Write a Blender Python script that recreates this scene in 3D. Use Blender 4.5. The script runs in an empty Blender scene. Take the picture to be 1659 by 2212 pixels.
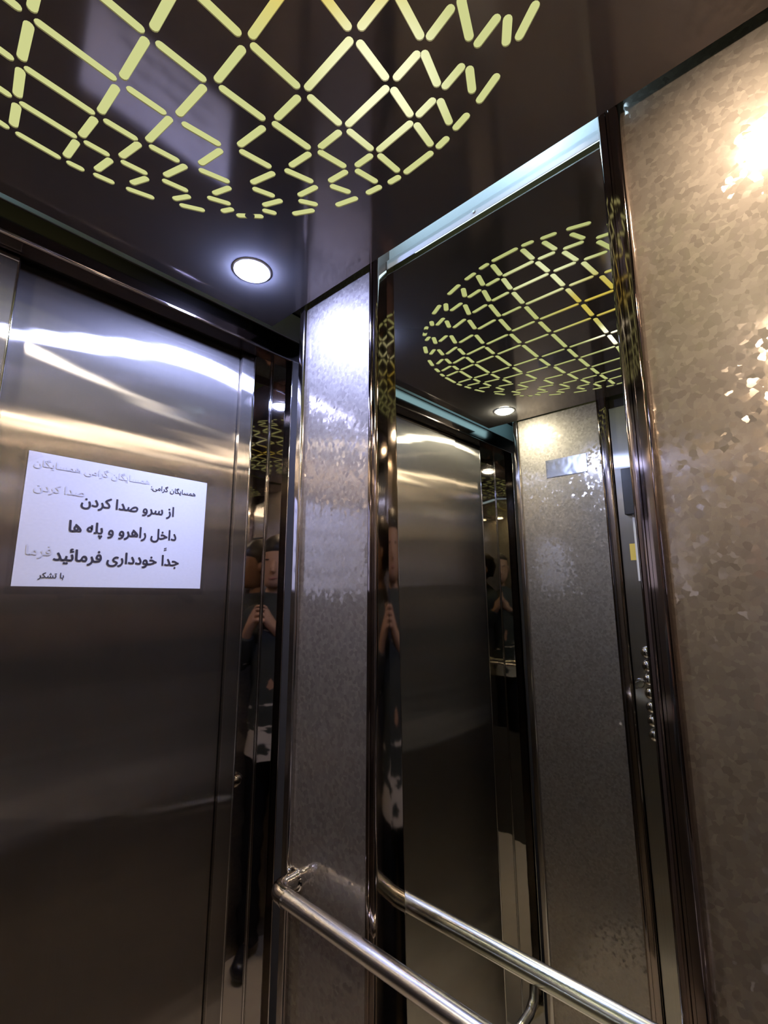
import bpy, bmesh, math, random
from mathutils import Vector, Matrix
from mathutils.geometry import tessellate_polygon

scene = bpy.context.scene
COL = scene.collection
S = 0.82            # metres per survey unit
EYE = 1.47          # camera height above the floor, metres

def W(x, y, z):
    return Vector((x * S, y * S, EYE + z * S))

FLOOR = -EYE / S    # floor level in survey units
random.seed(4)

# ------------------------------------------------------------------ camera
cam_data = bpy.data.cameras.new('camera')
cam_data.sensor_fit = 'HORIZONTAL'
cam_data.sensor_width = 36.0
cam_data.lens = 1023.43 / 1659.0 * 36.0
cam_data.clip_start = 0.01
cam = bpy.data.objects.new('camera', cam_data)
COL.objects.link(cam)
yaw, pitch, roll = math.radians(47.8079), math.radians(10.1274), math.radians(0.0324)
fwd = Vector((math.sin(yaw) * math.cos(pitch), math.cos(yaw) * math.cos(pitch), math.sin(pitch)))
rgt0 = Vector((math.cos(yaw), -math.sin(yaw), 0))
up0 = rgt0.cross(fwd)
rgt = rgt0 * math.cos(roll) + up0 * math.sin(roll)
upv = -rgt0 * math.sin(roll) + up0 * math.cos(roll)
m = Matrix((rgt, upv, -fwd)).transposed().to_4x4()
m.translation = W(0, 0, 0)
cam.matrix_world = m
scene.camera = cam

# ------------------------------------------------------------------ world, exposure
world = bpy.data.worlds.new('world')
world.use_nodes = True
world.node_tree.nodes['Background'].inputs[0].default_value = (0.0, 0.0, 0.0, 1)
scene.world = world
vs = scene.view_settings
vs.view_transform = 'Standard'
vs.look = 'None'
vs.exposure = 0.2
vs.gamma = 1.0
vs.use_curve_mapping = False
cy = scene.cycles
cy.max_bounces = 14
cy.glossy_bounces = 12
cy.diffuse_bounces = 3
cy.transparent_max_bounces = 12
cy.sample_clamp_indirect = 12.0
cy.blur_glossy = 0.0
cy.use_denoising = True

LAMP_COOL = (0.42, 0.50, 1.0)
LAMP_NEUTRAL = (1.0, 0.91, 0.78)
LAMP_WARM = (1.0, 0.78, 0.56)
LAMP_POWER = 520.0
COVE_COLOUR = (0.50, 0.76, 1.0)

def area_light(name, loc, rot, sx, sy, watts, colour):
    d = bpy.data.lights.new(name, 'AREA')
    d.shape = 'RECTANGLE'; d.size = sx; d.size_y = sy
    d.energy = watts; d.color = colour
    o = bpy.data.objects.new(name, d); COL.objects.link(o)
    o.location = loc; o.rotation_euler = rot
    return o

# strip lamps hidden in the void above the false ceiling; they light the gap over the mirror and over the door header
area_light('cove_lamp_right', W(0.610, 0.36, 0.765), (0, math.radians(-80), 0), 0.02, 0.36, 0.14, COVE_COLOUR)
area_light('cove_lamp_right_spot', W(0.615, 0.26, 0.765), (0, math.radians(-80), 0), 0.02, 0.05, 0.07, COVE_COLOUR)
area_light('cove_lamp_front', W(-0.30, 0.90, 0.765), (math.radians(80), 0, 0), 0.60, 0.03, 0.16, (0.40, 0.72, 0.9))

# ------------------------------------------------------------------ materials
def new_mat(name):
    mt = bpy.data.materials.new(name); mt.use_nodes = True
    nt = mt.node_tree
    return mt, nt, nt.nodes['Principled BSDF'], nt.nodes['Material Output']

def node(nt, kind, **kw):
    n = nt.nodes.new(kind)
    for k, v in kw.items(): setattr(n, k, v)
    return n

def math_node(nt, op, a, b=None):
    n = node(nt, 'ShaderNodeMath', operation=op)
    for i, v in enumerate((a, b)):
        if v is None: continue
        if isinstance(v, (int, float)): n.inputs[i].default_value = v
        else: nt.links.new(v, n.inputs[i])
    return n.outputs[0]

def metal(name, colour, rough, wave=0.0, wave_scale=(1, 1, 1)):
    mt, nt, p, out = new_mat(name)
    p.inputs['Base Color'].default_value = (*colour, 1)
    p.inputs['Metallic'].default_value = 1
    tc = node(nt, 'ShaderNodeTexCoord')
    nz = node(nt, 'ShaderNodeTexNoise'); nz.inputs['Scale'].default_value = 9
    nz.inputs['Detail'].default_value = 4
    geo = node(nt, 'ShaderNodeNewGeometry')
    nt.links.new(geo.outputs['Position'], nz.inputs['Vector'])
    mr = node(nt, 'ShaderNodeMapRange')
    mr.inputs['To Min'].default_value = rough * 0.8; mr.inputs['To Max'].default_value = rough * 1.25
    nt.links.new(nz.outputs['Fac'], mr.inputs['Value'])
    nt.links.new(mr.outputs[0], p.inputs['Roughness'])
    if wave > 0:
        mp = node(nt, 'ShaderNodeMapping'); mp.inputs['Scale'].default_value = wave_scale
        nt.links.new(geo.outputs['Position'], mp.inputs['Vector'])
        n2 = node(nt, 'ShaderNodeTexNoise'); n2.inputs['Scale'].default_value = 1.0; n2.inputs['Detail'].default_value = 1.0
        nt.links.new(mp.outputs[0], n2.inputs['Vector'])
        b = node(nt, 'ShaderNodeBump'); b.inputs['Strength'].default_value = 1.0; b.inputs['Distance'].default_value = wave
        nt.links.new(n2.outputs['Fac'], b.inputs['Height'])
        nt.links.new(b.outputs[0], p.inputs['Normal'])
    return mt

def hairline(name, colour, spread, sharp, wave, wave_scale, broad=0.3):
    """vertical-grain brushed steel: reflections spread sideways, across the grain"""
    mt, nt, p, out = new_mat(name)
    nt.nodes.remove(p)
    geo = node(nt, 'ShaderNodeNewGeometry')
    mp = node(nt, 'ShaderNodeMapping'); mp.inputs['Scale'].default_value = wave_scale
    nt.links.new(geo.outputs['Position'], mp.inputs['Vector'])
    n2 = node(nt, 'ShaderNodeTexNoise'); n2.inputs['Scale'].default_value = 1.0; n2.inputs['Detail'].default_value = 1.5
    nt.links.new(mp.outputs[0], n2.inputs['Vector'])
    b = node(nt, 'ShaderNodeBump'); b.inputs['Strength'].default_value = 1.0; b.inputs['Distance'].default_value = wave
    nt.links.new(n2.outputs['Fac'], b.inputs['Height'])
    # fine grain in the tone
    mp2 = node(nt, 'ShaderNodeMapping'); mp2.inputs['Scale'].default_value = (900, 900, 6)
    nt.links.new(geo.outputs['Position'], mp2.inputs['Vector'])
    n3 = node(nt, 'ShaderNodeTexNoise'); n3.inputs['Scale'].default_value = 1.0; n3.inputs['Detail'].default_value = 2
    nt.links.new(mp2.outputs[0], n3.inputs['Vector'])
    mr = node(nt, 'ShaderNodeMapRange'); mr.inputs['To Min'].default_value = 0.9; mr.inputs['To Max'].default_value = 1.1
    nt.links.new(n3.outputs['Fac'], mr.inputs['Value'])
    mx = node(nt, 'ShaderNodeMix', data_type='RGBA', blend_type='MULTIPLY'); mx.inputs['Factor'].default_value = 1
    mx.inputs[6].default_value = (*colour, 1)
    nt.links.new(mr.outputs[0], mx.inputs[7])
    t = node(nt, 'ShaderNodeCombineXYZ'); t.inputs[2].default_value = 1.0
    def lobe(dist, ax, az):
        g = node(nt, 'ShaderNodeBsdfAnisotropic'); g.distribution = dist
        an = 1 - (az / ax) ** 0.5
        g.inputs['Anisotropy'].default_value = an
        g.inputs['Roughness'].default_value = (ax * (1 - an)) ** 0.5
        nt.links.new(mx.outputs[2], g.inputs['Color']); nt.links.new(t.outputs[0], g.inputs['Tangent'])
        nt.links.new(b.outputs[0], g.inputs['Normal'])
        return g.outputs[0]
    ms = node(nt, 'ShaderNodeMixShader'); ms.inputs[0].default_value = broad
    nt.links.new(lobe('BECKMANN', spread, sharp), ms.inputs[1]); nt.links.new(lobe('GGX', spread * 1.2, 0.13), ms.inputs[2])
    nt.links.new(ms.outputs[0], out.inputs[0])
    return mt

def etched(name, colour, rough, tilt, scale):
    """flaked, spangled stainless sheet: every flake lies at its own slight angle"""
    mt, nt, p, out = new_mat(name)
    p.inputs['Metallic'].default_value = 1
    geo = node(nt, 'ShaderNodeNewGeometry')
    nz = node(nt, 'ShaderNodeTexNoise'); nz.inputs['Scale'].default_value = scale * 0.9; nz.inputs['Detail'].default_value = 2
    nt.links.new(geo.outputs['Position'], nz.inputs['Vector'])
    sub = node(nt, 'ShaderNodeVectorMath', operation='SUBTRACT'); sub.inputs[1].default_value = (0.5, 0.5, 0.5)
    nt.links.new(nz.outputs['Color'], sub.inputs[0])
    sc = node(nt, 'ShaderNodeVectorMath', operation='SCALE'); sc.inputs['Scale'].default_value = 0.9 / scale
    nt.links.new(sub.outputs[0], sc.inputs[0])
    ad = node(nt, 'ShaderNodeVectorMath', operation='ADD')
    nt.links.new(geo.outputs['Position'], ad.inputs[0]); nt.links.new(sc.outputs[0], ad.inputs[1])
    vo = node(nt, 'ShaderNodeTexVoronoi'); vo.inputs['Scale'].default_value = scale
    nt.links.new(ad.outputs[0], vo.inputs['Vector'])
    s2 = node(nt, 'ShaderNodeVectorMath', operation='SUBTRACT'); s2.inputs[1].default_value = (0.5, 0.5, 0.5)
    nt.links.new(vo.outputs['Color'], s2.inputs[0])
    s3 = node(nt, 'ShaderNodeVectorMath', operation='SCALE')
    sep = node(nt, 'ShaderNodeSeparateColor'); nt.links.new(vo.outputs['Color'], sep.inputs[0])
    nt.links.new(math_node(nt, 'MULTIPLY', math_node(nt, 'POWER', sep.outputs[2], 1.6), tilt), s3.inputs['Scale'])
    nt.links.new(s2.outputs[0], s3.inputs[0])
    a2 = node(nt, 'ShaderNodeVectorMath', operation='ADD')
    nt.links.new(geo.outputs['Normal'], a2.inputs[0]); nt.links.new(s3.outputs[0], a2.inputs[1])
    nn = node(nt, 'ShaderNodeVectorMath', operation='NORMALIZE')
    nt.links.new(a2.outputs[0], nn.inputs[0]); nt.links.new(nn.outputs[0], p.inputs['Normal'])
    m2 = node(nt, 'ShaderNodeMapRange'); m2.inputs['To Min'].default_value = 0.95; m2.inputs['To Max'].default_value = 1.05
    nt.links.new(sep.outputs[1], m2.inputs['Value'])
    mx = node(nt, 'ShaderNodeMix', data_type='RGBA', blend_type='MULTIPLY'); mx.inputs['Factor'].default_value = 1
    mx.inputs[6].default_value = (*colour, 1); nt.links.new(m2.outputs[0], mx.inputs[7])
    nt.links.new(mx.outputs[2], p.inputs['Base Color'])
    p.inputs['Roughness'].default_value = rough
    # the matt ground between the polished flakes spreads the light widely
    g = node(nt, 'ShaderNodeBsdfPrincipled'); g.inputs['Metallic'].default_value = 1; g.inputs['Roughness'].default_value = 0.62
    nt.links.new(mx.outputs[2], g.inputs['Base Color'])
    ms = node(nt, 'ShaderNodeMixShader')
    m3 = node(nt, 'ShaderNodeMapRange'); m3.inputs['To Min'].default_value = 0.38; m3.inputs['To Max'].default_value = 0.55
    nt.links.new(sep.outputs[0], m3.inputs['Value']); nt.links.new(m3.outputs[0], ms.inputs[0])
    nt.links.new(p.outputs[0], ms.inputs[1]); nt.links.new(g.outputs[0], ms.inputs[2])
    nt.links.new(ms.outputs[0], out.inputs[0])
    return mt

def plain(name, colour, rough=0.5, metallic=0.0, spec=0.5):
    mt, nt, p, out = new_mat(name)
    nz = node(nt, 'ShaderNodeTexNoise'); nz.inputs['Scale'].default_value = 60; nz.inputs['Detail'].default_value = 3
    mr = node(nt, 'ShaderNodeMapRange'); mr.inputs['To Min'].default_value = 0.93; mr.inputs['To Max'].default_value = 1.05
    nt.links.new(nz.outputs['Fac'], mr.inputs['Value'])
    mx = node(nt, 'ShaderNodeMix', data_type='RGBA', blend_type='MULTIPLY'); mx.inputs['Factor'].default_value = 1
    mx.inputs[6].default_value = (*colour, 1); nt.links.new(mr.outputs[0], mx.inputs[7])
    nt.links.new(mx.outputs[2], p.inputs['Base Color'])
    p.inputs['Roughness'].default_value = rough
    p.inputs['Metallic'].default_value = metallic
    p.inputs['Specular IOR Level'].default_value = spec
    return mt

def emitter(name, colour, strength):
    mt, nt, p, out = new_mat(name)
    nt.nodes.remove(p)
    e = node(nt, 'ShaderNodeEmission'); e.inputs[0].default_value = (*colour, 1); e.inputs[1].default_value = strength
    nt.links.new(e.outputs[0], out.inputs[0])
    return mt

M = {}
M['ceiling'] = metal('black_mirror_steel', (0.30, 0.26, 0.245), 0.085, 0.0006, (5, 5, 5))
def glow_haze(mt, colour, share):  # even diffuse share added so lamp glow hazes the steel and blacks lift
    nt = mt.node_tree; p = nt.nodes['Principled BSDF']; out = nt.nodes['Material Output']
    d = node(nt, 'ShaderNodeBsdfDiffuse'); d.inputs[0].default_value = (*colour, 1)
    ms = node(nt, 'ShaderNodeMixShader'); ms.inputs[0].default_value = share
    nt.links.new(p.outputs[0], ms.inputs[1]); nt.links.new(d.outputs[0], ms.inputs[2]); nt.links.new(ms.outputs[0], out.inputs[0])
glow_haze(M['ceiling'], (0.5, 0.47, 0.46), 0.17)
M['header'] = metal('dark_header_steel', (0.20, 0.175, 0.165), 0.12)
M['door'] = hairline('hairline_door_steel', (0.50, 0.465, 0.425), 0.50, 0.009, 0.0013, (1.4, 1.4, 15.0), 0.15)
M['etched'] = etched('etched_spangle_steel', (0.40, 0.36, 0.315), 0.12, 0.15, 165)
M['chrome_dark'] = metal('dark_polished_trim', (0.33, 0.275, 0.25), 0.065)
M['chrome'] = metal('polished_chrome', (0.66, 0.64, 0.62), 0.07)
M['polished'] = metal('polished_jamb_steel', (0.52, 0.49, 0.46), 0.025, 0.0004, (6, 6, 14))
M['back'] = metal('polished_back_panel', (0.72, 0.68, 0.63), 0.012)
M['post'] = metal('bright_post_steel', (0.60, 0.57, 0.56), 0.10)
M['rail'] = metal('rail_steel', (0.93, 0.92, 0.90), 0.21)
M['bezel'] = plain('white_bezel', (0.7, 0.7, 0.72), 0.4)
M['mirror'] = metal('mirror_glass', (0.75, 0.785, 0.70), 0.002)
M['cove'] = plain('cove_white', (0.78, 0.80, 0.82), 0.55)
M['light_catcher'] = plain('grey_light_catcher', (0.42, 0.46, 0.47), 0.5)
M['backing'] = plain('shaft_backing', (0.05, 0.048, 0.046), 0.7)
M['stone'] = plain('floor_stone', (0.56, 0.48, 0.35), 0.4)
M['paper'] = plain('notice_paper', (0.74, 0.74, 0.79), 0.8, spec=0.2)
M['ink'] = plain('black_ink', (0.035, 0.03, 0.045), 0.6)
M['ghost'] = plain('faded_ink', (0.65, 0.65, 0.70), 0.8, spec=0.2)
M['black'] = plain('black_plastic', (0.02, 0.02, 0.024), 0.25)
M['yellow'] = plain('yellow_sticker', (0.75, 0.58, 0.12), 0.5)
M['white'] = plain('white_card', (0.74, 0.75, 0.80), 0.5)
M['plate'] = metal('brushed_plate', (0.68, 0.66, 0.62), 0.2, 0.001, (40, 40, 40))
M['screw'] = metal('screw_steel', (0.45, 0.45, 0.45), 0.3)
M['panel_steel'] = hairline('operating_panel_steel', (0.46, 0.44, 0.40), 0.16, 0.012, 0.0008, (3, 3, 9))
M['skin'] = plain('skin', (0.46, 0.27, 0.18), 0.55)
M['hair'] = plain('dark_hair', (0.015, 0.012, 0.01), 0.5)
M['trousers'] = plain('black_trousers', (0.012, 0.012, 0.014), 0.9, spec=0.1)
M['lamp_cool'] = emitter('lamp_cool_glow', LAMP_COOL, LAMP_POWER * 1.55)
M['lamp_neutral'] = emitter('lamp_neutral_glow', LAMP_NEUTRAL, LAMP_POWER * 0.9)
M['lamp_warm'] = emitter('lamp_warm_glow', LAMP_WARM, LAMP_POWER * 0.38)

def clear_film():
    mt, nt, p, out = new_mat('clear_film')
    nt.nodes.remove(p)
    tr = node(nt, 'ShaderNodeBsdfTransparent'); tr.inputs[0].default_value = (0.97, 0.97, 0.98, 1)
    gl = node(nt, 'ShaderNodeBsdfGlossy'); gl.inputs['Roughness'].default_value = 0.12
    lw = node(nt, 'ShaderNodeLayerWeight'); lw.inputs[0].default_value = 0.5
    fr = node(nt, 'ShaderNodeMapRange'); fr.inputs['To Min'].default_value = 0.03; fr.inputs['To Max'].default_value = 0.6
    nt.links.new(math_node(nt, 'POWER', lw.outputs['Facing'], 5.0), fr.inputs['Value'])
    mx = node(nt, 'ShaderNodeMixShader')
    nt.links.new(fr.outputs[0], mx.inputs[0]); nt.links.new(tr.outputs[0], mx.inputs[1]); nt.links.new(gl.outputs[0], mx.inputs[2])
    nt.links.new(mx.outputs[0], out.inputs[0])
    return mt
M['film'] = clear_film()

def lattice_glow():
    """light box above the slots: greenish yellow, orange around the bulbs, white at the bulbs"""
    mt, nt, p, out = new_mat('lattice_glow')
    nt.nodes.remove(p)
    geo = node(nt, 'ShaderNodeNewGeometry')
    def falloff(pt, r0, r1):
        d = node(nt, 'ShaderNodeVectorMath', operation='DISTANCE')
        d.inputs[1].default_value = W(pt[0], pt[1], 0.70)
        nt.links.new(geo.outputs['Position'], d.inputs[0])
        mr = node(nt, 'ShaderNodeMapRange'); mr.interpolation_type = 'SMOOTHSTEP'
        mr.inputs['From Min'].default_value = r0 * S; mr.inputs['From Max'].default_value = r1 * S
        mr.inputs['To Min'].default_value = 1; mr.inputs['To Max'].default_value = 0
        nt.links.new(d.outputs['Value'], mr.inputs['Value'])
        return mr.outputs[0]
    def mix(fac, a, b):
        mx = node(nt, 'ShaderNodeMix', data_type='RGBA')
        nt.links.new(fac, mx.inputs['Factor'])
        if isinstance(a, tuple): mx.inputs[6].default_value = (*a, 1)
        else: nt.links.new(a, mx.inputs[6])
        mx.inputs[7].default_value = (*b, 1)
        return mx.outputs[2]
    c = mix(falloff((0.22, 0.30), 0.02, 0.20), (0.54, 0.56, 0.235), (0.70, 0.52, 0.09))
    c = mix(falloff((0.40, 0.37), 0.03, 0.13), c, (0.90, 0.90, 0.55))
    c = mix(falloff((0.02, 0.33), 0.01, 0.10), c, (2.2, 2.1, 1.6))
    e = node(nt, 'ShaderNodeEmission'); nt.links.new(c, e.inputs[0]); e.inputs[1].default_value = 1.0
    nt.links.new(e.outputs[0], out.inputs[0])
    return mt
M['lattice'] = lattice_glow()

def shirt_cloth():
    mt, nt, p, out = new_mat('patterned_shirt')
    geo = node(nt, 'ShaderNodeNewGeometry')
    mp = node(nt, 'ShaderNodeMapping'); mp.inputs['Rotation'].default_value = (0, math.radians(25), math.radians(40))
    mp.inputs['Scale'].default_value = (9, 9, 26)
    nt.links.new(geo.outputs['Position'], mp.inputs['Vector'])
    nz = node(nt, 'ShaderNodeTexNoise'); nz.inputs['Scale'].default_value = 1; nz.inputs['Detail'].default_value = 2
    nt.links.new(mp.outputs[0], nz.inputs['Vector'])
    sp = node(nt, 'ShaderNodeSeparateXYZ'); nt.links.new(geo.outputs['Position'], sp.inputs[0])
    hem = node(nt, 'ShaderNodeMapRange'); hem.inputs['From Min'].default_value = 0.83; hem.inputs['From Max'].default_value = 1.08
    hem.inputs['To Min'].default_value = 0.13; hem.inputs['To Max'].default_value = -0.2
    nt.links.new(sp.outputs[2], hem.inputs['Value'])
    v = math_node(nt, 'ADD', nz.outputs['Fac'], hem.outputs[0])
    cr = node(nt, 'ShaderNodeMapRange'); cr.inputs['From Min'].default_value = 0.52; cr.inputs['From Max'].default_value = 0.56
    nt.links.new(v, cr.inputs['Value'])
    mx = node(nt, 'ShaderNodeMix', data_type='RGBA'); nt.links.new(cr.outputs[0], mx.inputs['Factor'])
    mx.inputs[6].default_value = (0.035, 0.042, 0.04, 1); mx.inputs[7].default_value = (0.62, 0.58, 0.52, 1)
    nt.links.new(mx.outputs[2], p.inputs['Base Color']); p.inputs['Roughness'].default_value = 0.85
    return mt
M['shirt'] = shirt_cloth()

# ------------------------------------------------------------------ builders
def link(name, bm, mat, parent=None, smooth=None):
    me = bpy.data.meshes.new(name)
    bmesh.ops.recalc_face_normals(bm, faces=bm.faces)
    if any(e.is_boundary for e in bm.edges) and sum(f.normal.y for f in bm.faces) > 0:
        bmesh.ops.reverse_faces(bm, faces=bm.faces)   # open sheets on the door face the car
    bm.to_mesh(me); bm.free()
    if smooth is not None:
        me.polygons.foreach_set('use_smooth', [True] * len(me.polygons))
        me.set_sharp_from_angle(angle=math.radians(smooth))
    me.materials.append(mat)
    o = bpy.data.objects.new(name, me); COL.objects.link(o)
    if smooth is not None:
        wn = o.modifiers.new('weighted_normal', 'WEIGHTED_NORMAL'); wn.keep_sharp = True
    if parent is not None:
        o.parent = parent
        o.matrix_parent_inverse = Matrix.Translation(parent.location).inverted() if parent.parent is None else Matrix()
    return o

def empty(name, loc):
    o = bpy.data.objects.new(name, None); COL.objects.link(o); o.location = loc
    o.empty_display_size = 0.05
    return o

def tag(o, label, cat, group=None):
    o['label'] = label; o['category'] = cat
    if group: o['group'] = group
    return o

def struct(o):
    o['kind'] = 'structure'
    return o

def box(bm, x0, x1, y0, y1, z0, z1, bev=0.0, seg=2):
    """box in survey units"""
    vs_ = [bm.verts.new(W(x, y, z)) for x in (x0, x1) for y in (y0, y1) for z in (z0, z1)]
    f = [(0, 1, 3, 2), (4, 6, 7, 5), (0, 4, 5, 1), (2, 3, 7, 6), (0, 2, 6, 4), (1, 5, 7, 3)]
    fs = [bm.faces.new([vs_[i] for i in q]) for q in f]
    if bev > 0:
        es = list({e for q in fs for e in q.edges})
        bmesh.ops.bevel(bm, geom=es, offset=bev * S, segments=seg, affect='EDGES', profile=0.5)
    return bm

def prism(bm, pts, z0, z1):
    """vertical extrusion of a closed (x, y) outline, survey units"""
    a = [bm.verts.new(W(x, y, z0)) for x, y in pts]
    b = [bm.verts.new(W(x, y, z1)) for x, y in pts]
    n = len(pts)
    for i in range(n):
        bm.faces.new([a[i], a[(i + 1) % n], b[(i + 1) % n], b[i]])
    bm.faces.new(a); bm.faces.new(list(reversed(b)))
    return bm

def prism_x(bm, pts, x0, x1):
    """extrusion along x of a closed (y, z) outline, survey units"""
    a = [bm.verts.new(W(x0, y, z)) for y, z in pts]
    b = [bm.verts.new(W(x1, y, z)) for y, z in pts]
    n = len(pts)
    for i in range(n):
        bm.faces.new([a[i], a[(i + 1) % n], b[(i + 1) % n], b[i]])
    bm.faces.new(a); bm.faces.new(list(reversed(b)))
    return bm

def tube(bm, pts, r, n=20, caps=True):
    """tube through world-space points; r a number or one per point"""
    pts = [Vector(q) for q in pts]
    if isinstance(r, (int, float)): r = [r] * len(pts)
    rings = []; ref = None
    for i, q in enumerate(pts):
        t = (pts[min(i + 1, len(pts) - 1)] - pts[max(i - 1, 0)]).normalized()
        if ref is None:
            ref = Vector((0, 0, 1)) if abs(t.z) < 0.9 else Vector((1, 0, 0))
        u = (ref - t * ref.dot(t)).normalized(); v = t.cross(u); ref = u
        rings.append([bm.verts.new(q + (u * math.cos(2 * math.pi * k / n) + v * math.sin(2 * math.pi * k / n)) * r[i]) for k in range(n)])
    for a, b in zip(rings, rings[1:]):
        for k in range(n):
            bm.faces.new([a[k], a[(k + 1) % n], b[(k + 1) % n], b[k]])
    if caps:
        bm.faces.new(list(reversed(rings[0]))); bm.faces.new(rings[-1])
    return bm

def lathe(bm, prof, centre, axis='z', n=40):
    """revolve (radius, offset) pairs around an axis through centre, metres"""
    rings = []
    for r, h in prof:
        ring = []
        if r < 1e-6:
            d = Vector((0, 0, h)) if axis == 'z' else Vector((h, 0, 0))
            ring = [bm.verts.new(centre + d)]
        else:
            for k in range(n):
                a = 2 * math.pi * k / n
                d = Vector((r * math.cos(a), r * math.sin(a), h)) if axis == 'z' else Vector((h, r * math.cos(a), r * math.sin(a)))
                ring.append(bm.verts.new(centre + d))
        rings.append(ring)
    for a, b in zip(rings, rings[1:]):
        if len(a) == 1 and len(b) == 1: continue
        for k in range(n):
            if len(a) == 1: bm.faces.new([a[0], b[k], b[(k + 1) % n]])
            elif len(b) == 1: bm.faces.new([a[k], a[(k + 1) % n], b[0]])
            else: bm.faces.new([a[k], a[(k + 1) % n], b[(k + 1) % n], b[k]])
    return bm

def B(): return bmesh.new()

CX = 0.116                      # middle of the car, survey units
def mir(x): return 2 * CX - x   # the other side wall
TOP = 0.80                      # top of everything above the false ceiling
BACK = -0.215

# ------------------------------------------------------------------ structure: floor, back wall, shaft shell
struct(link('floor', box(B(), -0.80, 0.90, -0.47, 1.30, FLOOR - 0.03, FLOOR), M['stone']))
wall_back = struct(link('wall_back', box(B(), -0.46, 0.70, BACK - 0.03, BACK, FLOOR, TOP), M['backing']))
link('polished_panel', box(B(), mir(0.667), 0.667, BACK, BACK + 0.006, -.40, 0.77), M['back'], wall_back)
link('etched_panel', box(B(), mir(0.667), 0.667, BACK, BACK + 0.008, FLOOR, -.402), M['etched'], wall_back)

# right wall: backing sheet and two etched panels
wall_right = struct(link('wall_right', box(B(), 0.694, 0.72, BACK, 0.878, FLOOR, TOP), M['backing']))
link('etched_panel', box(B(), 0.667, 0.694, 0.628, 0.858, FLOOR, 0.775), M['etched'], wall_right)
link('etched_panel', box(B(), 0.667, 0.694, BACK + 0.006, 0.139, FLOOR, 0.775), M['etched'], wall_right)
# left wall
wall_left = struct(link('wall_left', box(B(), mir(0.72), mir(0.694), BACK, 0.878, FLOOR, TOP), M['backing']))
link('etched_panel', box(B(), mir(0.694), mir(0.667), 0.532, 0.858, FLOOR, 0.775), M['etched'], wall_left)
link('etched_panel', box(B(), mir(0.694), mir(0.667), BACK + 0.006, 0.12, FLOOR, 0.775), M['etched'], wall_left)

def column_right(name, pts):
    return struct(link(name, prism(B(), pts, FLOOR, 0.765), M['chrome_dark'], smooth=32))

COLA = [(.692, .636), (.657, .636), (.651, .6335), (.6485, .630), (.648, .6265), (.648, .6235), (.6505, .622), (.6505, .6185),
        (.648, .617), (.648, .6125), (.6487, .610), (.6505, .6078), (.654, .6068), (.681, .606), (.692, .606)]
COLB = [(.692, .164), (.655, .163), (.651, .162), (.6488, .160), (.648, .157), (.648, .1515), (.650, .1505), (.650, .1475),
        (.648, .1465), (.648, .138), (.649, .1355), (.6515, .1335), (.656, .132), (.676, .1315), (.692, .1315)]
POST = [(.69, .855), (.662, .8545), (.658, .856), (.6555, .859), (.655, .862), (.655, .871), (.656, .8755), (.659, .8785), (.663, .8795),
        (.74, .880), (.74, .885), (.69, .885)]
column_right('trim_1', COLA)
column_right('trim_2', COLB)
struct(link('trim_3', prism(B(), POST, FLOOR, 0.765), M['post'], smooth=32))
struct(link('trim_4', prism(B(), [(mir(x), y) for x, y in POST], FLOOR, 0.765), M['post'], smooth=32))
LCOL = [(.692, .538), (.657, .538), (.651, .536), (.6485, .5325), (.648, .529), (.648, .522), (.650, .521), (.650, .518), (.648, .517),
        (.648, .508), (.6488, .504), (.651, .5015), (.655, .500), (.692, .500)]
column_right('trim_5', [(mir(x), y) for x, y in LCOL])

# ------------------------------------------------------------------ front: header, jambs, side returns
HB = 0.650
struct(link('wall_front', prism_x(B(), [(1.068, HB), (1.0265, HB), (1.0235, HB + .001), (1.0212, HB + .0033), (1.02, HB + .0075), (1.02, TOP), (1.068, TOP)], -0.76, 0.86), M['header'], smooth=40))
struct(link('trim_11', box(B(), -.76, .80, 1.0165, 1.0195, .7135, .79), M['light_catcher']))  # matt strip added on the header to catch the front cove light
struct(link('trim_6', prism(B(), [(.7415, 1.020), (.82, 1.020), (.82, 1.13), (.7400, 1.13), (.7402, 1.115)], FLOOR, HB), M['polished']))
struct(link('trim_7', box(B(), .630, .7402, 1.115, 1.130, FLOOR, HB + .03), M['polished']))
struct(link('trim_8', prism(B(), [(-.686, 1.020), (-.76, 1.020), (-.76, 1.13), (-.6845, 1.13), (-.6847, 1.115)], FLOOR, HB), M['polished']))
struct(link('trim_9', box(B(), -.6847, -.470, 1.115, 1.130, FLOOR, HB + .03), M['polished']))
struct(link('trim_12', box(B(), .661, .80, 1.068, 1.116, HB, HB + .01), M['polished']))
struct(link('trim_13', box(B(), -.76, -.490, 1.068, 1.116, HB, HB + .01), M['polished']))
struct(link('trim_14', tube(B(), [W(-.76, 1.0195, HB + .0015), W(.80, 1.0195, HB + .0015)], .0016 * S, 12), M['chrome'], smooth=60))
# the void beside the corner posts is closed by dark sheet
struct(link('wall_front_side_right', box(B(), 0.80, 0.83, 0.85, 1.02, FLOOR, TOP), M['backing']))
struct(link('wall_front_side_left', box(B(), -0.79, -0.76, 0.85, 1.02, FLOOR, TOP), M['backing']))
struct(link('wall_shaft', box(B(), -0.80, 0.88, 1.20, 1.23, FLOOR, TOP), M['backing']))
struct(link('trim_10', box(B(), -0.76, 0.86, 1.069, 1.20, 0.672, TOP), M['backing']))
struct(link('ceiling_void', box(B(), -0.80, 0.88, -0.47, 1.25, TOP, TOP + .02), M['backing']))

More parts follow.
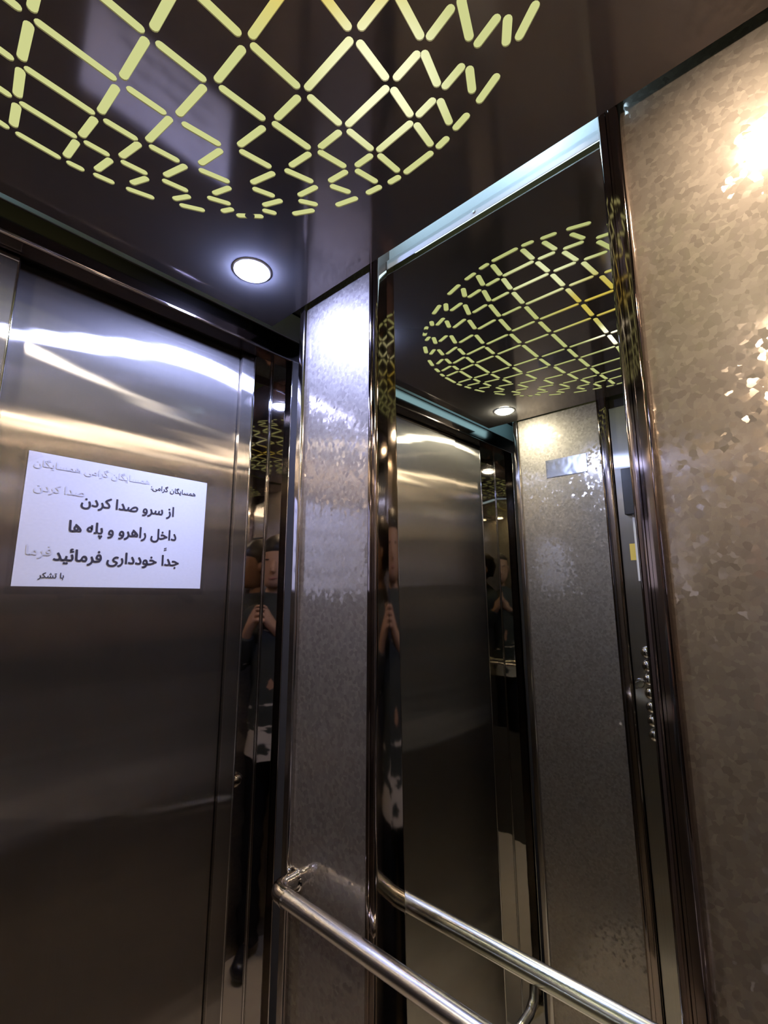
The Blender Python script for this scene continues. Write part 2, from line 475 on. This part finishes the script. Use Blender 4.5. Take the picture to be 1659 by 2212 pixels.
# car door: two sliding leaves and the fixed strips on either side
door = empty('door_1', W(0.10, 1.09, FLOOR)); struct(door)
def leaf(name, x0, x1, y0, y1):
    return link(name, box(B(), x0, x1, y0, y1, FLOOR + .01, 0.668, 0.0022), M['door'], door, smooth=40)
leaf('door_leaf', 0.095, 0.621, 1.090, 1.112)
leaf('door_leaf', -0.283, 0.133, 1.074, 1.089)
leaf('jamb_strip', 0.6235, 0.661, 1.080, 1.112)
leaf('jamb_strip', -0.490, -0.2855, 1.080, 1.112)
def bead(x, y, r, top):
    link('edge_bead', tube(B(), [W(x, y, FLOOR + .01), W(x, y, top)], r * S, 14), M['chrome'], door, smooth=60)
bead(.6610, 1.0805, .0030, .664); bead(-.4920, 1.0805, .0030, .664)
bead(.7385, 1.1135, .0026, .648); bead(-.6830, 1.1135, .0026, .648)
bead(.1325, 1.0750, .0024, .640); bead(.7425, 1.0185, .0022, .648); bead(-.6870, 1.0185, .0022, .648)
link('top_rail', tube(B(), [W(-.283, 1.0745, .640), W(.1325, 1.0745, .640)], .0020 * S, 12), M['chrome'], door, smooth=60)

# ------------------------------------------------------------------ false ceiling with its round lattice of slots
OCT = """79,-67,79,67 92,79,184,78 208,76,309,72 334,70,414,66 435,63,501,56 521,53,582,48
200,-67,200,67 322,-63,322,63 426,-57,426,57 512,-48,512,48 596,-39,596,39
196,180,200,92 317,156,321,86 420,139,425,78 506,111,510,66 591,85,595,55
207,185,300,176 318,168,405,157 425,147,490,132 514,119,569,106
297,267,310,191 404,224,414,166 492,188,501,138 577,145,585,107
306,276,374,261 403,241,465,220 503,195,546,175 551,228,570,174
369,330,389,268 468,275,481,223 381,341,427,323 479,287,516,264 494,332,522,284
426,366,448,320 435,380,462,365 415,428,445,399"""
def slots():
    out = {}
    for q in OCT.split():
        a, b, c, d = map(float, q.split(','))
        for sw in (0, 1):
            for sx in (1, -1):
                for sy in (1, -1):
                    p0, p1 = (a, b), (c, d)
                    if sw: p0, p1 = (b, a), (d, c)
                    p0 = (p0[0] * sx, p0[1] * sy); p1 = (p1[0] * sx, p1[1] * sy)
                    mid = ((p0[0] + p1[0]) / 2, (p0[1] + p1[1]) / 2)
                    # one slot per place: mirrored twins of the octant list coincide near the diagonals
                    if any((mid[0] - k[0]) ** 2 + (mid[1] - k[1]) ** 2 < 18 ** 2 for k in out): continue
                    out[mid] = (p0, p1)
    return list(out.values())
LC = (0.104, 0.405)
SLOT_W = 0.0118
outer = [(-0.416, BACK + .025), (0.648, BACK + .025), (0.648, 0.985), (-0.416, 0.985)]
loops = [[Vector((x, y, 0)) for x, y in outer]]
for p0, p1 in slots():
    a = Vector((LC[0] + p0[0] / 1400, LC[1] + p0[1] / 1400, 0)); b = Vector((LC[0] + p1[0] / 1400, LC[1] + p1[1] / 1400, 0))
    t = (b - a).normalized(); nrm = Vector((-t.y, t.x, 0)); r = SLOT_W / 2
    a += t * r * 0.6; b -= t * r * 0.6
    lp = []
    for k in range(7):
        an = -math.pi / 2 + math.pi * k / 6; lp.append(b + t * math.cos(an) * r + nrm * math.sin(an) * r)
    for k in range(7):
        an = math.pi / 2 + math.pi * k / 6; lp.append(a + t * math.cos(an) * r + nrm * math.sin(an) * r)
    loops.append(lp)
bm = B()
flat = [q for lp in loops for q in lp]
ZC, TH = 0.70, 0.0022
low = [bm.verts.new(W(q.x, q.y, ZC)) for q in flat]
high = [bm.verts.new(W(q.x, q.y, ZC + TH)) for q in flat]
for tri in tessellate_polygon(loops):
    try:
        bm.faces.new([low[i] for i in tri]); bm.faces.new([high[i] for i in reversed(tri)])
    except ValueError:
        pass
k0 = 0
for lp in loops:
    n = len(lp)
    for i in range(n):
        a, b = k0 + i, k0 + (i + 1) % n
        bm.faces.new([low[a], low[b], high[b], high[a]])
    k0 += n
struct(link('ceiling', bm, M['ceiling']))
diff = link('backlit_diffuser', lathe(B(), [(0.0, 0.0), (0.455 * S, 0.0), (0.455 * S, 0.006), (0.0, 0.006)], W(LC[0], LC[1], ZC + TH + .001), n=64), M['lattice'])
tag(diff, 'round yellow-green backlit sheet glowing through the lattice of slots in the ceiling', 'ceiling light')

# ------------------------------------------------------------------ ceiling downlights
def downlight(x, y, mat, label, beam=(1.0, 0.82, 0.62)):
    c = W(x, y, ZC)
    t = tag(empty('downlight', c), label, 'ceiling lamp', 'round downlights in the ceiling corners')
    link('bezel', lathe(B(), [(.0275, .001), (.0275, -.0012), (.0285, -.0020), (.0310, -.0020), (.0330, -.0012), (.0340, -.0002), (.0340, .001)], c), M['bezel'], t, smooth=40)
    link('lens', lathe(B(), [(.0275, -.0012), (.0262, -.0038), (.0225, -.0062), (.016, -.0080), (.008, -.0089), (0, -.0092)], c), mat, t, smooth=60)
    d = bpy.data.lights.new('downlight_beam', 'SPOT')     # the lamp's own downward beam
    d.energy = 9.0; d.spot_size = math.radians(78); d.spot_blend = 0.9; d.shadow_soft_size = 0.02
    d.color = beam
    o = bpy.data.objects.new('downlight_beam', d); COL.objects.link(o); o.location = c + Vector((0, 0, -.0135))
    return t
downlight(.492, .835, M['lamp_cool'], 'blue-white round downlight in the ceiling near the door and the mirror wall', (.75, .8, 1.0))
downlight(-.274, .835, M['lamp_neutral'], 'neutral white round downlight by the door, seen in the mirror')
downlight(.478, -.025, M['lamp_warm'], 'warm round downlight whose glare shows on the right etched panel')
downlight(-.262, -.025, M['lamp_warm'], 'warm round downlight in the back left corner of the ceiling')

# ------------------------------------------------------------------ mirror and the lit strip above it
mx0 = lambda z: 0.683 - 0.0105 * z
bm = B()
q = [bm.verts.new(W(mx0(z) + dx, y, z)) for dx in (0, .006) for (y, z) in ((.606, FLOOR + .03), (.163, FLOOR + .03), (.163, .688), (.606, .688))]
for f in ((0, 1, 2, 3), (7, 6, 5, 4), (0, 4, 5, 1), (1, 5, 6, 2), (2, 6, 7, 3), (3, 7, 4, 0)):
    bm.faces.new([q[i] for i in f])
tag(link('wall_mirror', bm, M['mirror']), 'tall mirror set between two dark polished columns on the right wall', 'mirror')
cs = tag(empty('metal_strip', W(.683, .385, .70)), 'pale blue lit metal strip running along the top of the mirror', 'trim strip')
link('upper_band', box(B(), .684, .692, .163, .606, .711, .775, .001), M['cove'], cs)
link('lower_lip', box(B(), .676, .692, .163, .606, .6885, .7105, .002), M['cove'], cs)
link('screw', lathe(B(), [(0, -.0022), (.0018, -.0022), (.0026, -.0008), (.0026, 0)], W(.676, .389, .6975), 'x', 16), M['screw'], cs, smooth=40)

# ------------------------------------------------------------------ handrail on the right wall
RX, RZ, RR = .618, -.555, .0152
hr = tag(empty('handrail', W(RX, .30, RZ)), 'round polished steel handrail running across the mirror on the right wall', 'handrail')
link('rail', tube(B(), [W(RX, .812, RZ), W(RX, -.14, RZ)], RR * S, 32), M['rail'], hr, smooth=50)
def elbow(y, s):
    pts = []
    for k in range(9):
        a = math.pi / 2 * k / 8
        pts.append(W(RX + .022 * (1 - math.cos(a)), y + s * .022 * math.sin(a), RZ))
    pts.append(W(.667, y + s * .022, RZ))
    e = link('end_bracket', tube(B(), [W(RX, y - s * .012, RZ)] + pts, RR * S * 1.07, 28), M['chrome'], hr, smooth=50)
    link('collar', tube(B(), [W(RX, y - s * .016, RZ), W(RX, y - s * .012, RZ)], RR * S * 1.16, 28), M['chrome'], e, smooth=50)
    link('wall_flange', lathe(B(), [(0, -.003), (.016, -.003), (.0175, -.0015), (.0175, 0)], W(.667, y + s * .022, RZ), 'x', 32), M['chrome'], e, smooth=40)
elbow(.820, 1); elbow(-.148, -1)
def bracket(y):
    b = link('support_bracket', tube(B(), [W(RX, y, RZ - .012), W(RX + .004, y, RZ - .034), W(RX + .02, y, RZ - .044), W(.682, y, RZ - .044)], .0055, 16), M['rail'], hr, smooth=50)
bracket(.385)

# ------------------------------------------------------------------ notice on the door
PY = 1.0885
nt_ = tag(empty('notice', W(.37, PY, .147)), 'white laminated notice with black Persian text taped to the steel door', 'notice')
def sheet(bm, x0, x1, z0, z1, y, bow=0.0, nx=16, nz=12, skew=0.0):
    g = []
    for j in range(nz + 1):
        row = []
        for i in range(nx + 1):
            u, v = i / nx, j / nz
            dy = -bow * (math.sin(math.pi * u) * 0.5 + 0.5 * math.sin(math.pi * v)) * (0.6 + 0.4 * math.sin(5 * u + 2 * v))
            row.append(bm.verts.new(W(x0 + (x1 - x0) * u + skew * (1 - v), y + dy, z0 + (z1 - z0) * v)))
        g.append(row)
    for j in range(nz):
        for i in range(nx):
            bm.faces.new([g[j][i], g[j][i + 1], g[j + 1][i + 1], g[j + 1][i]])
    return bm
link('paper', sheet(B(), .190, .5505, .0185, .2755, PY), M['paper'], nt_)
link('laminate_pouch', sheet(B(), .180, .558, .004, .292, PY - .0012, .0008), M['film'], nt_, smooth=60)

FORMS = {}
def reg(ch, iso, dual):
    FORMS[ch] = [chr(iso + k) for k in range(4 if dual else 2)]
for ch, iso, dual in (('ا', 0xFE8D, 0), ('ب', 0xFE8F, 1), ('پ', 0xFB56, 1), ('ت', 0xFE95, 1), ('ج', 0xFE9D, 1), ('خ', 0xFEA5, 1),
                      ('د', 0xFEA9, 0), ('ر', 0xFEAD, 0), ('ز', 0xFEAF, 0), ('س', 0xFEB1, 1), ('ش', 0xFEB5, 1), ('ص', 0xFEB9, 1),
                      ('ف', 0xFED1, 1), ('ک', 0xFB8E, 1), ('گ', 0xFB92, 1), ('ل', 0xFEDD, 1), ('م', 0xFEE1, 1), ('ن', 0xFEE5, 1),
                      ('ه', 0xFEE9, 1), ('و', 0xFEED, 0), ('ی', 0xFBFC, 1), ('ئ', 0xFE89, 1)):
    reg(ch, iso, dual)
def shape(text):
    """joins the letters and puts them in left-to-right drawing order"""
    out = []
    for i, ch in enumerate(text):
        if ch not in FORMS: out.append(ch); continue
        prev = i > 0 and text[i - 1] in FORMS and len(FORMS[text[i - 1]]) == 4
        nxt = i + 1 < len(text) and text[i + 1] in FORMS and len(FORMS[ch]) == 4
        f = FORMS[ch]
        out.append(f[3] if prev and nxt else f[1] if prev else f[2] if nxt else f[0])
    return ''.join(reversed(out))
def text_part(name, text, x0, x1, zmid, bold, mat, hscale=1.0, y=PY - .0006):
    c = bpy.data.curves.new(name, 'FONT'); c.body = shape(text); c.resolution_u = 3
    o = bpy.data.objects.new(name, c); COL.objects.link(o)
    bpy.context.view_layer.update()
    me = bpy.data.meshes.new_from_object(o.evaluated_get(bpy.context.evaluated_depsgraph_get()))
    bpy.data.objects.remove(o); bpy.data.curves.remove(c)
    base = bmesh.new(); base.from_mesh(me)
    xs = [v.co.x for v in base.verts]
    k = (x1 - x0) / (max(xs) - min(xs)); yc = 0.22
    bm = bmesh.new()
    steps = [(0, 0)] if bold <= 0 else [(bold * math.cos(t * math.pi / 4), 0.55 * bold * math.sin(t * math.pi / 4)) for t in range(8)] + [(0, 0)]
    for n_, (ox, oy) in enumerate(steps):
        mp_v = {v: bm.verts.new(W(x0 + (v.co.x + ox - min(xs)) * k, y - n_ * 0.00002, zmid + (v.co.y + oy - yc) * k * hscale)) for v in base.verts}
        for f in base.faces: bm.faces.new([mp_v[v] for v in f.verts])
    base.free(); bm.to_mesh(me); bm.free()
    me.materials.clear(); me.materials.append(mat)
    ob = bpy.data.objects.new(name, me); COL.objects.link(ob); ob.parent = nt_
    ob.matrix_parent_inverse = Matrix.Translation(nt_.location).inverted()
    return ob
text_part('printed_line', 'همسایگان گرامی:', .419, .523, .241, .016, M['ink'])
text_part('printed_line', 'از سرو صدا کردن', .286, .474, .189, .03, M['ink'], 1.06)
text_part('printed_line', 'داخل راهرو و پله ها', .270, .484, .134, .03, M['ink'], 1.1)
l4 = text_part('printed_line', 'جداً خودداری فرمائید'.replace('\u064b', ''), .250, .494, .076, .03, M['ink'], 1.06)
text_part('printed_line', 'با تشکر', .229, .271, .038, .016, M['ink'])
bm = B()
for dz in (0, .004):
    v = [bm.verts.new(W(.4585 + a, PY - .0006, .1015 + dz + b)) for a, b in ((0, 0), (.006, .002), (.006, .0038), (0, .0018))]
    bm.faces.new(v)
link('printed_accent', bm, M['ink'], nt_)
text_part('faded_print', 'همسایگان گرامی همسایگان', .200, .415, .252, .002, M['ghost'])
text_part('faded_print', 'صدا کردن', .205, .290, .205, .010, M['ghost'])
text_part('faded_print', 'فرما', .205, .246, .083, .010, M['ghost'])
for (x, z, a) in ((.190, .262, .6), (.545, .284, -.3), (.285, .004, .15), (.52, -.004, -.5)):
    bm = B(); ca, sa = math.cos(a), math.sin(a)
    v = [bm.verts.new(W(x + ca * u - sa * w, PY - .0026, z + sa * u + ca * w)) for u, w in ((-.022, -.009), (.022, -.009), (.022, .009), (-.022, .009))]
    bm.faces.new(v)
    link('clear_tape', bm, M['film'], nt_)

# ------------------------------------------------------------------ things on the left wall, seen in the mirror
LX = mir(.667)
cp = tag(empty('car_operating_panel', W(LX, .31, -.1)), 'tall steel control panel with chrome buttons and black display, seen in mirror', 'control panel')
link('face_plate', box(B(), LX - .02, LX + .006, .122, .4985, FLOOR + .25, .66, .003), M['panel_steel'], cp, smooth=40)
link('display', box(B(), LX + .004, LX + .032, .36, .470, .258, .422, .002), M['black'], cp)
for k in range(7):
    z = -.205 - k * .043
    b = link('push_button', lathe(B(), [(.0, .020), (.010, .019), (.0145, .015), (.0165, .008), (.0165, 0)], W(LX + .006, .446, z), 'x', 28), M['chrome'], cp, smooth=50)
kb = link('key_switch', lathe(B(), [(.0, .012), (.011, .012), (.013, .009), (.013, 0)], W(LX + .006, .478, -.306), 'x', 24), M['chrome'], cp, smooth=50)
link('key', box(B(), LX + .02, LX + .060, .476, .480, -.318, -.296, .001), M['chrome'], kb)
ic = tag(link('instruction_card', box(B(), LX + .006, LX + .010, .30, .452, .03, .318), M['white']), 'white instruction card on the control panel below the black display', 'card')
ys_ = tag(link('sticker', box(B(), LX + .006, LX + .0085, .4525, .470, .101, .158), M['yellow']), 'small yellow sticker beside the white card on the control panel', 'sticker')
mp_ = tag(link('metal_plate', prism(B(), [(LX, .592), (LX + .002, .592), (LX + .002, .750), (LX, .750)], .441, .511), M['plate']), 'shiny metal plate high on the etched left wall panel, seen in mirror', 'plate')

# ------------------------------------------------------------------ the photographer, who shows as a reflection in the polished jamb and the door
def skin_mesh(name, verts, edges, radii, mat, parent, root=0, sub=2):
    me = bpy.data.meshes.new(name); me.from_pydata([tuple(v) for v in verts], edges, [])
    o = bpy.data.objects.new(name, me); COL.objects.link(o)
    o.modifiers.new('skin', 'SKIN')
    sb = o.modifiers.new('sub', 'SUBSURF'); sb.levels = sub; sb.render_levels = sub
    for i, v in enumerate(me.skin_vertices[0].data):
        r = radii[i]; v.radius = (r, r) if isinstance(r, (int, float)) else r
        v.use_root = (i == root)
    bpy.context.view_layer.update()
    m2 = bpy.data.meshes.new_from_object(o.evaluated_get(bpy.context.evaluated_depsgraph_get()))
    bpy.data.objects.remove(o); bpy.data.meshes.remove(me)
    m2.polygons.foreach_set('use_smooth', [True] * len(m2.polygons))
    m2.materials.clear(); m2.materials.append(mat)
    ob = bpy.data.objects.new(name, m2); COL.objects.link(ob)
    if parent is not None:
        ob.parent = parent; ob.matrix_parent_inverse = Matrix.Translation(parent.location).inverted()
    return ob

PX, PYY = -.150, -.035                       # where the person stands, metres
PF = Vector((math.sin(math.radians(50)), math.cos(math.radians(50)), 0))   # facing
PR = Vector((PF.y, -PF.x, 0))
def pp(r, f, z): return Vector((PX, PYY, 0)) + PR * r + PF * f + Vector((0, 0, z))
def ph(r, u, f): return W(0, 0, 0) + rgt * r + upv * u + fwd * f              # phone frame

def loft(bm, secs, n=28, close=True):
    """stack of ellipses: (centre, half width, half depth)"""
    rings = []
    for c, w, d in secs:
        rings.append([bm.verts.new(c + PR * (w * math.cos(2 * math.pi * k / n)) + PF * (d * math.sin(2 * math.pi * k / n))) for k in range(n)])
    for a, b in zip(rings, rings[1:]):
        for k in range(n): bm.faces.new([a[k], a[(k + 1) % n], b[(k + 1) % n], b[k]])
    if close:
        bm.faces.new(list(reversed(rings[0]))); bm.faces.new(rings[-1])
    return bm

person = tag(empty('person', Vector((PX, PYY, 0))), 'person in dark patterned shirt and black trousers holding up a phone, reflected in door jamb', 'person')
elb = {-1: pp(-.26, -.01, 1.12), 1: pp(.25, .0, 1.12)}
wrist = {-1: ph(-.085, -.125, -.035), 1: ph(.085, -.125, -.035)}
V, Ed, R_ = [], [], []
def jv(p, r, prev=None):
    V.append(p); R_.append(r)
    if prev is not None: Ed.append((prev, len(V) - 1))
    return len(V) - 1
pel = jv(pp(0, 0, .94), .13); sp1 = jv(pp(0, 0, 1.10), .115, pel); ch = jv(pp(0, 0, 1.32), .12, sp1)
nk = jv(pp(0, .0, 1.46), .055, ch); jv(pp(0, .02, 1.54), .052, nk)
for sd in (-1, 1):
    sh = jv(pp(sd * .17, 0, 1.40), .055, ch); el = jv(elb[sd], .042, sh)
    wr = jv(wrist[sd], .027, el)
    palm = jv(ph(sd * .062, -.095, -.016), .024, wr); kn = jv(ph(sd * .053, -.075, -.006), .020, palm)
    for k, ln in enumerate((.92, 1.0, .95, .78)):
        h = -.045 - k * .019
        f1 = jv(ph(sd * .050, h, .002), .0085, kn if k < 2 else palm)
        f2 = jv(ph(sd * .040, h + .002, .013), .0082, f1)
        jv(ph(sd * (.040 - .022 * ln), h + .003, .012), .007, f2)
    t1 = jv(ph(sd * .052, -.080, -.022), .0105, palm); t2 = jv(ph(sd * .035, -.060, -.024), .009, t1); jv(ph(sd * .018, -.048, -.021), .0078, t2)
    hp = jv(pp(sd * .085, 0, .86), .085, pel); kne = jv(pp(sd * .10, .01, .48), .058, hp)
    an = jv(pp(sd * .105, -.01, .09), .038, kne); jv(pp(sd * .115, .12, .04), .034, an)
skin_mesh('body', V, Ed, R_, M['skin'], person)
# head with face
bm = B()
loft(bm, [(pp(0, .035, 1.505), .030, .035), (pp(0, .038, 1.515), .048, .060), (pp(0, .030, 1.54), .060, .078), (pp(0, .020, 1.58), .069, .090),
          (pp(0, .012, 1.62), .074, .097), (pp(0, .006, 1.66), .076, .098), (pp(0, .0, 1.70), .070, .090), (pp(0, -.004, 1.735), .048, .062), (pp(0, -.006, 1.748), .015, .02)])
head = link('head', bm, M['skin'], person, smooth=80)
bm = B()
tube(bm, [pp(0, .105, 1.628), pp(0, .120, 1.605), pp(0, .126, 1.588), pp(0, .108, 1.580)], [.007, .010, .013, .008], 12)
link('nose', bm, M['skin'], head, smooth=80).matrix_parent_inverse = Matrix()
for sd in (-1, 1):
    e = link('ear', lathe(B(), [(0, -.006), (.016, -.005), (.022, 0), (.016, .006), (0, .007)], pp(sd * .076, .0, 1.615), 'x', 16), M['skin'], head, smooth=60); e.matrix_parent_inverse = Matrix()
    e = link('eye', lathe(B(), [(0, -.004), (.008, -.003), (.012, 0), (.008, .003), (0, .004)], pp(sd * .030, .098, 1.632), 'z', 14), M['black'], head, smooth=60); e.matrix_parent_inverse = Matrix()
mo = link('mouth', tube(B(), [pp(-.024, .098, 1.553), pp(0, .112, 1.552), pp(.024, .098, 1.553)], [.003, .006, .003], 10), plain('lips', (.32, .13, .11), .5), head, smooth=60); mo.matrix_parent_inverse = Matrix()
bm = B()
loft(bm, [(pp(0, -.030, 1.55), .060, .060), (pp(0, -.028, 1.60), .078, .078), (pp(0, -.020, 1.65), .083, .092), (pp(0, -.004, 1.685), .082, .104), (pp(0, -.004, 1.72), .070, .092), (pp(0, -.006, 1.75), .046, .060), (pp(0, -.006, 1.762), .015, .02)])
link('hair', bm, M['hair'], person, smooth=80)
# shirt: body and sleeves; trousers; shoes
bm = B()
loft(bm, [(pp(0, 0, .80), .185, .135), (pp(0, 0, .95), .180, .130), (pp(0, .0, 1.10), .165, .122), (pp(0, .0, 1.25), .180, .125), (pp(0, 0, 1.36), .195, .115), (pp(0, 0, 1.42), .165, .092), (pp(0, .005, 1.46), .085, .072), (pp(0, .008, 1.485), .068, .066)])
for sd in (-1, 1):
    tube(bm, [pp(sd * .13, 0, 1.395), pp(sd * .20, 0, 1.36), elb[sd] * .5 + pp(sd * .20, 0, 1.36) * .5, elb[sd], elb[sd] * .45 + wrist[sd] * .55, elb[sd] * .18 + wrist[sd] * .82], [.060, .066, .060, .054, .046, .038], 20)
link('shirt', bm, M['shirt'], person, smooth=60)
bm = B()
loft(bm, [(pp(0, 0, .80), .165, .118), (pp(0, 0, .90), .168, .118), (pp(0, 0, .98), .160, .112)])
for sd in (-1, 1):
    tube(bm, [pp(sd * .085, 0, .88), pp(sd * .092, 0, .70), pp(sd * .10, .01, .48), pp(sd * .105, 0, .25), pp(sd * .108, 0, .06)], [.098, .092, .080, .076, .078], 24)
link('trousers', bm, M['trousers'], person, smooth=60)
for sd in (-1, 1):
    bm = B()
    tube(bm, [pp(sd * .108, -.07, .042), pp(sd * .11, 0, .045), pp(sd * .113, .08, .043), pp(sd * .116, .16, .036), pp(sd * .117, .185, .034)], [.036, .044, .046, .036, .015], 20)
    link('shoe', bm, M['black'], person, smooth=60)
bm = B()
vv = [bm.verts.new(ph(r, u, f)) for r in (-.0375, .0375) for u in (-.142, .018) for f in (-.0125, -.0035)]
fs = [bm.faces.new([vv[i] for i in q]) for q in ((0, 1, 3, 2), (4, 6, 7, 5), (0, 4, 5, 1), (2, 3, 7, 6), (0, 2, 6, 4), (1, 5, 7, 3))]
bmesh.ops.bevel(bm, geom=list({e for q in fs for e in q.edges}), offset=.0025, segments=3, affect='EDGES')
tag(link('smartphone', bm, M['black'], smooth=40), 'black phone held in both hands by the reflected person', 'phone')
